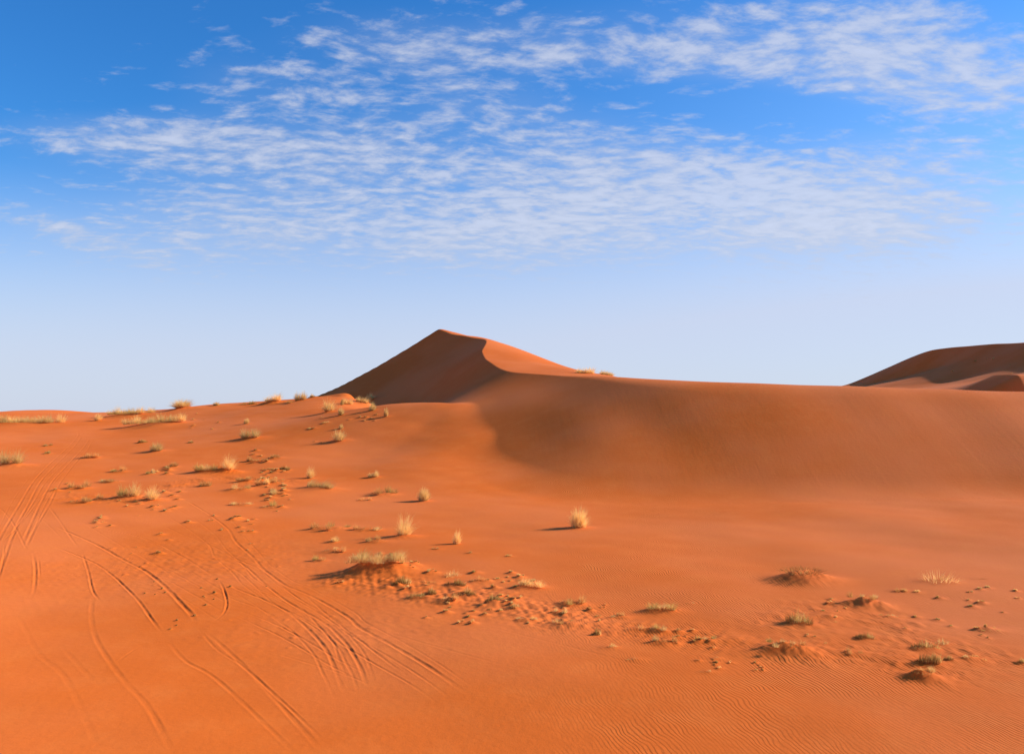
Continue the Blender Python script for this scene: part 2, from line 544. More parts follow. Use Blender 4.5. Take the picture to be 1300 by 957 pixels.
# wind-packed lumpy sand along the two belts of scrub
for belt, wid, am, sd in (([(445, 735), (500, 742), (545, 752), (600, 757), (650, 768), (705, 785)], 1.1, .045, 41), ([(690, 780), (760, 795), (850, 803), (905, 815)], 1.0, .028, 43),
                          ([(1000, 790), (1090, 775), (1180, 825), (1240, 830)], 1.2, .028, 45), ([(1000, 828), (1080, 830), (1175, 850)], 1.0, .026, 47), ([(95, 630), (165, 632), (260, 608), (350, 612)], 1.4, .03, 49)):
    P_ = np.array([unproject(*p) for p in catmull(np.array(belt, float), 5)])
    si, sj = window(P_[:, 0].min() - 3 * wid, P_[:, 0].max() + 3 * wid, P_[:, 1].min() - 3 * wid, P_[:, 1].max() + 3 * wid)
    gx, gy = XX[si, sj], YY[si, sj]
    d2 = np.full(gx.shape, 1e9)
    for q in P_:
        d2 = np.minimum(d2, (gx - q[0]) ** 2 + (gy - q[1]) ** 2)
    lump = np.maximum(rfield(gx, gy * 1.2, 1.5, sd, 22) + .15, 0) * 1.0 + .5 * np.maximum(rfield(gx, gy, .55, sd + 100, 26), 0) + .25 * rfield(gx, gy, .25, sd + 200, 26)
    ZZ[si, sj] += am * np.exp(-d2 / wid ** 2) * lump

# ------------------------------------------------------------------ plants: where they stand in the photograph
# (px, py of the base, width, height, style, mound height in px, label)
PL = [
    (34, 538, 72, 13, 'row', 3, 'long hedge-like row of pale dry grass topping the low rise near the skyline'),
    (14, 592, 36, 20, 'golden', 5, 'shaggy golden tuft cut by the picture edge below the long grass row'),
    (165, 528, 44, 11, 'row', 4, 'wide crest of grass on the skyline hump just before the domed tuft'),
    (198, 541, 60, 13, 'row', 6, 'broad sloping band of golden grass on a sand hump under the skyline'),
    (125, 534, 12, 7, 'golden', 1, 'small pale tuft with a thin shadow near the end of the tyre tracks'),
    (231, 519, 27, 10, 'round', 3, 'domed golden tuft standing up against the sky on the ridge'),
    (275, 515, 10, 5, 'golden', 1, 'tiny sprig on the skyline between domed tuft and wedge-shaped tuft'),
    (314, 514, 20, 6, 'mat', 2, 'thin flat wisp of grass on the skyline beside the wedge-shaped tuft'),
    (346, 513, 28, 9, 'golden', 5, 'wedge-shaped tuft on a sand lump breaking the skyline'),
    (381, 509, 16, 10, 'golden', 2, 'olive bristly tuft on the skyline at the foot of the dune peak'),
    (368, 512, 10, 5, 'mat', 1, 'low olive wisp touching the bristly skyline tuft'),
    (397, 505, 12, 4, 'mat', 2, 'orange-dusted wisp where the dark peak meets the skyline'),
    (112, 581, 22, 8, 'mat', 2, 'low straggling tuft right beside the paired tyre ruts'),
    (61, 576, 10, 4, 'mat', 1, 'faint double wisp on bare sand left of the paired ruts'),
    (60, 566, 12, 4, 'mat', 1, 'faint upper wisp on bare sand left of the paired ruts'),
    (180, 562, 11, 4, 'dark', 1, 'flat dark scrap under the broad sloping grass band'),
    (199, 573, 22, 9, 'golden', 2, 'pale small tuft alone in the bare patch under the sloping grass band'),
    (313, 538, 8, 6, 'golden', 1, 'tiny pale sprig above the lone tuft on the bare slope'),
    (318, 557, 26, 12, 'golden', 3, 'lone domed tuft with a long thin shadow on the bare slope'),
    (242, 562, 6, 4, 'dark', 0, 'single dark scrap on the bare slope beneath the skyline'),
    (418, 524, 22, 15, 'golden', 3, 'fan-shaped yellow tuft in front of the dune peak'),
    (433, 527, 9, 10, 'golden', 1, 'narrow tuft leaning beside the fan-shaped yellow tuft'),
    (441, 513, 13, 6, 'golden', 1, 'small tuft on the very edge of the peak shadow'),
    (434, 514, 5, 7, 'golden', 0, 'thin stalk on the edge of the peak shadow'),
    (459, 512, 17, 8, 'golden', 2, 'bright low tuft just inside the dark peak face'),
    (471, 508, 12, 7, 'golden', 1, 'spiky tuft highest up inside the dark peak face'),
    (473, 521, 12, 8, 'golden', 1, 'small slanting tuft below the dark peak face'),
    (490, 529, 6, 11, 'golden', 1, 'narrow upright tuft with a long oblique shadow, nearest the slip face'),
    (433, 544, 6, 5, 'golden', 0, 'speck of grass above the starburst tuft'),
    (413, 537, 10, 3, 'mat', 1, 'flat scrap on the sand below the fan-shaped tuft'),
    (397, 544, 10, 3, 'mat', 1, 'flat scrap between the fan-shaped tuft and the starburst tuft'),
    (431, 560, 20, 15, 'golden', 2, 'starburst tuft with a long shadow on the smooth slope'),
    (152, 599, 16, 8, 'mat', 2, 'knobbly little mat topmost of those above the pair of green-gold tufts'),
    (216, 593, 14, 7, 'mat', 2, 'low wisp on bare sand between the pair of green-gold tufts and the lone domed tuft'),
    (187, 602, 12, 5, 'mat', 1, 'twin-lobed scrap of grass above the pair of green-gold tufts'),
    (197, 599, 10, 4, 'mat', 1, 'upper scrap beside the twin-lobed scrap of grass'),
    (140, 612, 20, 8, 'mat', 2, 'bent pale sprigs directly above the larger green-gold tuft'),
    (98, 620, 24, 9, 'mat', 3, 'grey-olive mat nearest the fan of paired ruts'),
    (100, 638, 24, 10, 'mat', 3, 'lumpy olive mat below the grey-olive mat near the ruts'),
    (126, 634, 10, 8, 'mat', 1, 'upright scrap between the lumpy mat and the larger green-gold tuft'),
    (163, 633, 32, 19, 'olive', 5, 'larger green-gold tuft of the close pair above the fanned ruts'),
    (195, 635, 22, 16, 'golden', 4, 'smaller brush-like tuft of the close green-gold pair'),
    (263, 600, 28, 10, 'olive', 5, 'shaded olive clump tucked against a feathery golden tuft'),
    (290, 600, 24, 17, 'golden', 6, 'feathery golden tuft leaning over the shaded olive clump'),
    (309, 612, 16, 9, 'mat', 3, 'crumbly mat just under the feathery golden tuft'),
    (304, 622, 28, 8, 'mat', 3, 'wide crumbly mat lowest of those under the feathery golden tuft'),
    (258, 617, 12, 10, 'mat', 1, 'brownish knot of grass below the shaded olive clump'),
    (327, 585, 20, 6, 'mat', 2, 'flat mat above the row of crumbly scraps, shaded on one end'),
    (349, 582, 18, 8, 'mat', 2, 'dotted mat of pale scraps beneath the lone domed tuft'),
    (361, 597, 12, 6, 'dark', 2, 'dark little knob with a pale tail on the open slope'),
    (341, 596, 14, 4, 'mat', 1, 'thin strip of grass beside the dark little knob'),
    (333, 616, 14, 8, 'mat', 2, 'knuckle-shaped scrap beside the wide crumbly mat'),
    (351, 614, 18, 9, 'mat', 2, 'crumbly mat nearest the two-part windswept tuft'),
    (345, 628, 22, 8, 'mat', 2, 'loose mat under the knuckle-shaped scrap'),
    (347, 644, 22, 9, 'mat', 2, 'curved string of pale scraps above the single long rut'),
    (307, 641, 18, 10, 'mat', 2, 'greyish mat close above the single long rut'),
    (394, 607, 12, 14, 'golden', 1, 'spiky upright tuft at the back of the windswept clump'),
    (406, 621, 36, 14, 'lean', 4, 'windswept clump combed sideways with two shadow tongues'),
    (474, 606, 14, 7, 'golden', 2, 'low tuft with a needle-thin shadow on the smooth sand'),
    (485, 628, 26, 12, 'mat', 4, 'crumbly hump of grass below the tuft with needle-thin shadow'),
    (465, 635, 14, 5, 'mat', 1, 'flat crumb of grass beside the crumbly hump'),
    (538, 636, 15, 16, 'round', 2, 'egg-shaped cream tuft standing alone at the foot of the slip face'),
    (418, 672, 40, 9, 'mat', 4, 'long olive mat strung across the slope above the big grassy mound'),
    (467, 673, 26, 9, 'mat', 3, 'low mat in line between the long olive mat and the tall cream tuft'),
    (478, 688, 24, 10, 'mat', 3, 'grizzled mat tucked in the shadow of the tall cream tuft'),
    (513, 682, 34, 26, 'golden', 4, 'tall cream tuft with soft bristles and a dark shadow above the big grassy mound'),
    (580, 690, 12, 17, 'golden', 1, 'slim upright tuft with a streak-like shadow on open sand'),
    (421, 688, 14, 9, 'mat', 2, 'small mat below the long olive mat'),
    (424, 700, 28, 7, 'mat', 3, 'thin slanting string of grass leading to the big grassy mound'),
    (406, 712, 16, 8, 'mat', 2, 'pale scrap at the lower end of the slanting string of grass'),
    (555, 697, 10, 4, 'mat', 1, 'faint scrap beside the slim upright tuft'),
    (597, 702, 12, 5, 'mat', 1, 'small scrap below the slim upright tuft'),
    (647, 706, 8, 5, 'mat', 1, 'solitary speck of grass with a thin streak of shadow on open sand'),
    (480, 727, 62, 19, 'thatch', 20, 'big grassy mound of combed thatch with a deep shaded hollow'),
    (508, 744, 24, 14, 'dark', 5, 'mossy brown knob touching the big grassy mound'),
    (541, 741, 28, 6, 'mat', 3, 'pale strip of grass behind the brown knobs'),
    (578, 744, 22, 8, 'dark', 4, 'olive knob with a frosted top in the middle of the knobbly chain'),
    (545, 756, 16, 11, 'dark', 4, 'tallest black-brown knob in the knobbly chain below the big mound'),
    (527, 760, 22, 8, 'dark', 4, 'black-brown knob nearest the ruts in the knobbly chain'),
    (565, 765, 24, 9, 'mat', 4, 'reddish crumbled knob lowest in the knobbly chain'),
    (592, 757, 22, 11, 'dark', 4, 'rounded olive-brown knob beyond the reddish crumbled knob'),
    (575, 731, 18, 10, 'wisp', 1, 'faint see-through sprays of grass behind the frosted knob'),
    (610, 738, 22, 7, 'mat', 3, 'pale crusted scrap at the top of the knobbly chain'),
    (624, 767, 16, 12, 'dark', 5, 'dark pointed knob with a sandy tail at the end of the knobbly chain'),
    (652, 773, 18, 7, 'mat', 3, 'pale nub at the tip of the sandy tail'),
    (667, 788, 20, 8, 'mat', 3, 'crusty nub below the pale nub'),
    (672, 746, 34, 9, 'golden', 3, 'low spread of feathery grass alone between the knobbly chain and the big isolated tuft'),
    (735, 670, 27, 26, 'round', 2, 'big isolated cream tuft like a ball with a broad dark shadow'),
    (724, 768, 28, 12, 'mat', 6, 'grizzled hump of grass first in the row of three scrub humps'),
    (711, 779, 20, 7, 'mat', 3, 'small hump just below the grizzled hump'),
    (716, 795, 36, 9, 'mat', 5, 'stretched hump of reddish scrub with a shaded end'),
    (757, 806, 10, 9, 'dark', 2, 'squarish dark knob with a thin pale tail'),
    (788, 784, 18, 7, 'mat', 3, 'small bristly hump beyond the squarish dark knob'),
    (756, 783, 10, 5, 'mat', 1, 'tiny nub between the grizzled hump and the bristly hump'),
    (840, 776, 36, 12, 'olive', 6, 'olive arched hump with blond fringe on the rippled sand'),
    (812, 800, 32, 8, 'mat', 3, 'straggling scrap strip under the olive arched hump'),
    (838, 802, 24, 9, 'mat', 4, 'broken crust of grass in the middle of the straggling scraps'),
    (860, 803, 14, 6, 'mat', 2, 'outer crust of grass among the straggling scraps'),
    (842, 817, 26, 8, 'mat', 4, 'shaded ledge of scrub lowest of the straggling scraps'),
    (774, 822, 20, 6, 'mat', 2, 'pale flat hump beneath the squarish dark knob'),
    (808, 837, 18, 5, 'mat', 2, 'flat dark-edged scrap near the bottom of the rippled sand'),
    (901, 814, 26, 7, 'mat', 3, 'lone scrap of crust on rippled sand beyond the straggling scraps'),
    (909, 836, 12, 4, 'mat', 2, 'crumb of grass below the lone scrap of crust'),
    (876, 766, 8, 3, 'mat', 1, 'speck beside the olive arched hump'),
    (900, 853, 16, 5, 'mat', 2, 'pale scrap lowest on the rippled sand'),
    (1020, 738, 50, 12, 'roots', 18, 'bare dark root tangle on the steep side of a tall sand mound'),
    (1192, 738, 42, 15, 'wisp', 3, 'loose see-through tangle of thin straw with a dark knot'),
    (1098, 769, 36, 8, 'mat', 12, 'thin grey crust on a rounded sand mound between tangle and dark bush'),
    (1140, 750, 18, 6, 'mat', 2, 'pale curled scrap behind the rounded crusted mound'),
    (1128, 783, 18, 4, 'mat', 2, 'flat crust at the lower lip of the rounded mound'),
    (1011, 793, 34, 19, 'dark', 5, 'big dark brown cushion bush with a tapering shadow'),
    (1057, 790, 14, 5, 'mat', 1, 'pale nub beside the big dark cushion bush'),
    (1098, 811, 20, 10, 'dark', 3, 'small dark cushion bush half-buried on rippled sand'),
    (1003, 828, 46, 8, 'mat', 13, 'straw fringe along the flat top of a shaded sand ledge'),
    (1043, 815, 14, 4, 'mat', 1, 'flat nub above the straw-fringed ledge'),
    (1082, 830, 24, 7, 'mat', 3, 'low scrap below the small dark cushion bush'),
    (1176, 824, 28, 12, 'dark', 4, 'upper dark knob with straw on top in the stacked pair'),
    (1196, 818, 14, 8, 'wisp', 1, 'thin straw spray next to the upper dark knob'),
    (1181, 843, 30, 16, 'dark', 6, 'lower dark knob with straw fringe in the stacked pair'),
    (1204, 840, 12, 7, 'dark', 2, 'little peaked knob touching the lower dark knob'),
    (1236, 838, 28, 5, 'mat', 4, 'low pale ridge of crust trailing from the stacked pair'),
    (1170, 862, 30, 10, 'mat', 14, 'crest of scrub on the shaded mound under the stacked pair'),
    (1296, 842, 14, 7, 'dark', 3, 'dark knob cut by the picture edge'),
    (1245, 735, 22, 3, 'twig', 0, 'bare fallen twig lying beyond the loose straw tangle'),
    (1262, 801, 34, 3, 'mat', 3, 'faint crust line above the pale ridge near the picture edge'),
    (743, 474, 24, 6, 'golden', 1, 'feathery fringe of grass on the crest below the sunlit slope'),
    (770, 476, 22, 5, 'golden', 1, 'second fringe of grass farther along the dune crest'),
]
STUBS = [
    # count, region (x0, y0, x1, y1), size range in px, label
    (26, (70, 590, 235, 650), (3, 7), 'tiny scrap of dry grass scattered round the pair of green-gold tufts'),
    (40, (285, 570, 370, 655), (3, 7), 'tiny scrap of dry grass scattered under the feathery golden tuft'),
    (32, (110, 645, 330, 705), (3, 7), 'tiny tuft scrap or clod strewn along the upper edge of the fanned ruts'),
    (18, (240, 525, 480, 575), (2, 4), 'tiny speck of dry grass on the bare slope under the skyline'),
    (56, (500, 722, 690, 795), (4, 9), 'tiny crust of grass strewn through the knobbly chain below the big mound'),
    (20, (425, 700, 530, 765), (4, 8), 'tiny crust of grass strewn round the big grassy mound'),
    (26, (690, 765, 930, 862), (3, 7), 'tiny crust of grass strewn over the rippled sand below the isolated tuft'),
    (30, (1040, 745, 1298, 865), (3, 8), 'tiny scrap of scrub strewn between the dark cushion bushes'),
    (8, (950, 800, 1040, 866), (3, 6), 'tiny scrap of scrub strewn round the straw-fringed ledge'),
    (18, (180, 690, 450, 800), (2, 4), 'small dark clod lying between the tyre ruts'),
    (9, (1195, 455, 1290, 488), (2, 4), 'pale speck of a bush on the far dune'),
]


def add_mound(x, y, amp, rx, ry, tail):
    si, sj = window(x - 3.2 * rx - tail, x + 3.2 * rx, y - 3 * ry, y + 3 * ry)
    gx, gy = XX[si, sj] - x, YY[si, sj] - y
    # steep towards the sun's far side, long smooth tail to windward
    ex = np.where(gx > 0, gx / (rx * 1.25), gx / rx)
    q = ex ** 2 + (gy / ry) ** 2
    lump = 1 + 0.16 * rfield(gx + x, gy + y, max(0.5, rx * 1.3), int(abs(x * 97 + y * 31)) % 9999, 6)
    lump = lump + 0.05 * rfield(gx + x, gy + y, max(0.16, rx * .35), int(abs(x * 57 + y * 31)) % 9999, 6)
    ZZ[si, sj] += amp * np.exp(-q) * lump
    if tail > 0:
        tl = np.exp(-((gx + tail * .55) / (tail * .6)) ** 2 - (gy / (ry * .55)) ** 2)
        ZZ[si, sj] += amp * 0.22 * tl


spots = []
for e in PL:
    px, py, w, h, style, mound, label = e
    x, y = unproject(px, py)
    sc = math.hypot(y, 0) / F
    spots.append((x, y, sc))
    if mound > 0:
        rx = max(w * 0.55, 5) * sc
        add_mound(x, y, mound * sc * (0.8 if mound < 8 else 0.74), rx * (1.0 if mound < 8 else 1.15), rx * (0.75 if mound < 10 else 0.9), 0.0 if mound < 3 else rx * 1.2)
stub_spots = []
rs = random.Random(5)
for cnt, (x0, y0, x1, y1), (s0, s1), label in STUBS:
    got = []
    ncl = max(3, cnt // 4)
    cen = [(rs.uniform(x0, x1), rs.uniform(y0, y1)) for _ in range(ncl)]
    while len(got) < cnt:
        c = rs.choice(cen)
        px, py = rs.gauss(c[0], (x1 - x0) * .09), rs.gauss(c[1], (y1 - y0) * .08)
        if x0 <= px <= x1 and y0 <= py <= y1:
            got.append((px, py, rs.uniform(s0, s1)))
    for px, py, s_ in got:
        x, y = unproject(px, py)
        sc = y / F
        stub_spots.append((x, y, s_ * sc, label))
        if y < 130:
            add_mound(x, y, s_ * sc * rs.uniform(.15, .5), s_ * sc * .8, s_ * sc * .7, 0)


# ------------------------------------------------------------------ materials
def new_mat(name):
    m = bpy.data.materials.new(name)
    m.use_nodes = True
    return m, NT(m.node_tree)


def sand_material():
    m, t = new_mat('sand')
    geo = t.n('ShaderNodeNewGeometry')
    pos = geo.outputs['Position']
    sp = t.n('ShaderNodeSeparateXYZ')
    t.l(pos, sp.inputs[0])
    px_, py_, pz_ = sp.outputs
    sn = t.n('ShaderNodeSeparateXYZ')
    t.l(geo.outputs['Normal'], sn.inputs[0])
    big_ = t.noise(pos, 0.09, 3.0, 0.55)
    med = t.noise(pos, 0.9, 4.0, 0.6)
    fine = t.noise(pos, 38.0, 2.0, 0.7)
    c = t.mix(t.smooth(big_, 0.35, 0.68), (0.63, 0.128, 0.013, 1), (0.67, 0.160, 0.034, 1))
    c = t.mix(t.m('MULTIPLY', t.smooth(med, 0.42, 0.75), 0.35), c, (0.69, 0.176, 0.030, 1))
    c = t.mix(t.m('MULTIPLY', t.smooth(fine, 0.5, 0.75), 0.36), c, (0.46, 0.086, 0.008, 1))
    # wind ripples: crests run away from the camera, bent by slow noise; absent on driven sand
    wv = t.n('ShaderNodeVectorMath', operation='MULTIPLY')
    t.l(pos, wv.inputs[0])
    wv.inputs[1].default_value = (0.55, 0.35, 0.0)
    bend = t.noise(wv.outputs[0], 1.0, 3.0, 0.55)
    bend2 = t.noise(pos, 2.2, 1.0, 0.5)
    ph = t.m('ADD', px_, t.m('MULTIPLY', py_, 0.22))
    ph = t.m('ADD', ph, t.m('MULTIPLY', bend, 0.75))
    ph = t.m('ADD', ph, t.m('MULTIPLY', bend2, 0.14))
    wave = t.m('SINE', t.m('MULTIPLY', ph, 2 * math.pi / 0.09))
    wave = t.m('ADD', wave, t.m('MULTIPLY', t.m('SINE', t.m('MULTIPLY', ph, 4 * math.pi / 0.09)), 0.25))
    amp = t.smooth(t.m('ADD', px_, t.m('MULTIPLY', t.m('SUBTRACT', med, 0.5), 6.0)), -0.5, 4.5)
    patch = t.noise(pos, 0.28, 2.0, 0.5)
    amp = t.m('MULTIPLY', amp, t.smooth(patch, 0.33, 0.58, 0.25, 1.0))
    amp = t.m('MULTIPLY', amp, t.smooth(sn.outputs[2], 0.90, 0.985))
    amp = t.m('MULTIPLY', amp, t.smooth(py_, 75.0, 50.0))
    rip = t.m('MULTIPLY', wave, amp)
    # slip-face streaks run down the slope
    sv = t.n('ShaderNodeVectorMath', operation='MULTIPLY')
    t.l(pos, sv.inputs[0])
    sv.inputs[1].default_value = (1.0, 0.07, 0.07)
    stre = t.noise(sv.outputs[0], 1.5, 4.0, 0.6, 0.4)
    steep = t.smooth(sn.outputs[2], 0.95, 0.88)
    hgt = t.m('ADD', t.m('MULTIPLY', rip, 0.0031), t.m('MULTIPLY', t.noise(pos, 5.0, 4.0, 0.55), 0.010))
    hgt = t.m('ADD', hgt, t.m('MULTIPLY', t.m('MULTIPLY', stre, steep), 0.010))
    hgt = t.m('ADD', hgt, t.m('MULTIPLY', fine, 0.0028))
    bmp = t.n('ShaderNodeBump', i_Strength=1.0, i_Distance=1.0)
    t.l(hgt, bmp.inputs['Height'])
    b = t.n('ShaderNodeBsdfPrincipled', i_Roughness=0.9)
    b.inputs['Specular IOR Level'].default_value = 0.1
    b.inputs['Diffuse Roughness'].default_value = 0.25
    t.l(c, b.inputs['Base Color'])
    t.l(bmp.outputs[0], b.inputs['Normal'])
    o = t.n('ShaderNodeOutputMaterial')
    t.l(b.outputs[0], o.inputs[0])
    return m


def straw_material(name, c0, c1, trans=0.5):
    m, t = new_mat(name)
    geo = t.n('ShaderNodeNewGeometry')
    oi = t.n('ShaderNodeObjectInfo')
    r1 = geo.outputs['Random Per Island']
    c = t.mix(r1, c0 + (1,), c1 + (1,))
    hs = t.n('ShaderNodeHueSaturation')
    t.l(t.m('ADD', 0.8, t.m('MULTIPLY', oi.outputs['Random'], 0.35)), hs.inputs['Value'])
    t.l(c, hs.inputs['Color'])
    d = t.n('ShaderNodeBsdfDiffuse', i_Roughness=0.6)
    tr = t.n('ShaderNodeBsdfTranslucent')
    t.l(hs.outputs[0], d.inputs[0])
    t.l(hs.outputs[0], tr.inputs[0])
    mx = t.n('ShaderNodeMixShader')
    mx.inputs[0].default_value = trans
    t.l(d.outputs[0], mx.inputs[1])
    t.l(tr.outputs[0], mx.inputs[2])
    o = t.n('ShaderNodeOutputMaterial')
    t.l(mx.outputs[0], o.inputs[0])
    return m


SAND = sand_material()
MS = {
    'straw': straw_material('straw', (0.95, 0.70, 0.28), (0.82, 0.52, 0.16)),
    'olive': straw_material('olive_straw', (0.78, 0.54, 0.17), (0.50, 0.33, 0.08)),
    'dusty': straw_material('dusty_straw', (0.88, 0.52, 0.17), (0.70, 0.33, 0.09)),
    'brown': straw_material('brown_stems', (0.50, 0.25, 0.07), (0.26, 0.12, 0.03), 0.25),
    'thatch': straw_material('dead_thatch', (0.66, 0.38, 0.12), (0.46, 0.22, 0.06), 0.35),
}

# ------------------------------------------------------------------ land meshes
verts = np.stack([XX, YY, ZZ], -1).reshape(-1, 3).astype(np.float32)
ii, jj = np.meshgrid(np.arange(nr - 1), np.arange(nc), indexing='ij')
j2 = (jj + 1) % nc
quads = np.stack([ii * nc + jj, ii * nc + j2, (ii + 1) * nc + j2, (ii + 1) * nc + jj], -1).reshape(-1, 4)
qk = KK[ii, jj].reshape(-1)
GP = np.stack([XX, YY, ZZ], -1)
dr_ = np.empty_like(GP)
dr_[1:-1] = GP[2:] - GP[:-2]
dr_[0], dr_[-1] = GP[1] - GP[0], GP[-1] - GP[-2]
dt_ = np.roll(GP, -1, 1) - np.roll(GP, 1, 1)
NN = np.cross(dt_, dr_).reshape(-1, 3)
NN /= np.linalg.norm(NN, axis=1, keepdims=True) + 1e-12
NN *= np.sign(NN[:, 2:3] + 1e-12)


def mesh_from(name, v, f):
    me = bpy.data.meshes.new(name)
    me.vertices.add(len(v))
    me.vertices.foreach_set('co', np.ascontiguousarray(v, np.float32).ravel())
    k = f.shape[1]
    me.loops.add(f.size)
    me.loops.foreach_set('vertex_index', np.ascontiguousarray(f, np.int32).ravel())
    me.polygons.add(len(f))
    me.polygons.foreach_set('loop_start', np.arange(0, f.size, k, dtype=np.int32))
    me.polygons.foreach_set('use_smooth', np.ones(len(f), bool))
    me.update(calc_edges=True)
    me.validate()
    return me


def land(name, sel, label=None):
    f = quads[sel]
    used = np.zeros(len(verts), bool)
    used[f.ravel()] = True
    idx = np.cumsum(used) - 1
    me = mesh_from(name, verts[used], idx[f])
    me.materials.append(SAND)
    me.normals_split_custom_set_from_vertices(NN[used].astype(np.float32))   # one smooth surface across the seams
    o = bpy.data.objects.new(name, me)
    scene.collection.objects.link(o)
    o['kind'] = 'structure'
    return o


land('sand_ground', qk == 0)['label'] = 'orange sand floor with tyre tracks and wind ripples'
land('sand_dune', qk == 1)['label'] = 'orange dune with a pointed shaded peak and long smooth slip face'
land('far_dune', qk == 2)['label'] = 'dark-faced dune showing over the crest of the nearer dune'


# ------------------------------------------------------------------ grass
def blades(r, n, roots, tips, width, bend, seg=3):
    """n curved tapering blades from roots to tips (arrays n x 3), drooping by bend"""
    t = np.linspace(0, 1, seg + 1)
    d = tips - roots
    hor = d.copy()
    hor[:, 2] = 0
    ln = np.linalg.norm(d, axis=1, keepdims=True)
    ang = r.uniform(0, 2 * math.pi, n)
    sd = np.stack([np.cos(ang), np.sin(ang), np.zeros(n)], -1)
    V, Fc = [], []
    for k, tt in enumerate(t):
        # blade starts steep and bows outward
        p = roots + hor * (tt ** (1 + bend[:, None])) + np.stack([np.zeros(n), np.zeros(n), d[:, 2] * (1 - (1 - tt) ** (1 + 0.8 * bend))], -1)
        wd = (width * (1 - 0.85 * tt))[:, None]
        V.append(p - sd * wd / 2)
        V.append(p + sd * wd / 2)
    V = np.stack(V, 1)                      # n, 2(seg+1), 3
    m_ = 2 * (seg + 1)
    base = np.arange(n)[:, None] * m_
    for k in range(seg):
        Fc.append(base + np.array([[2 * k, 2 * k + 1, 2 * k + 3, 2 * k + 2]]))
    return V.reshape(-1, 3), np.concatenate(Fc)


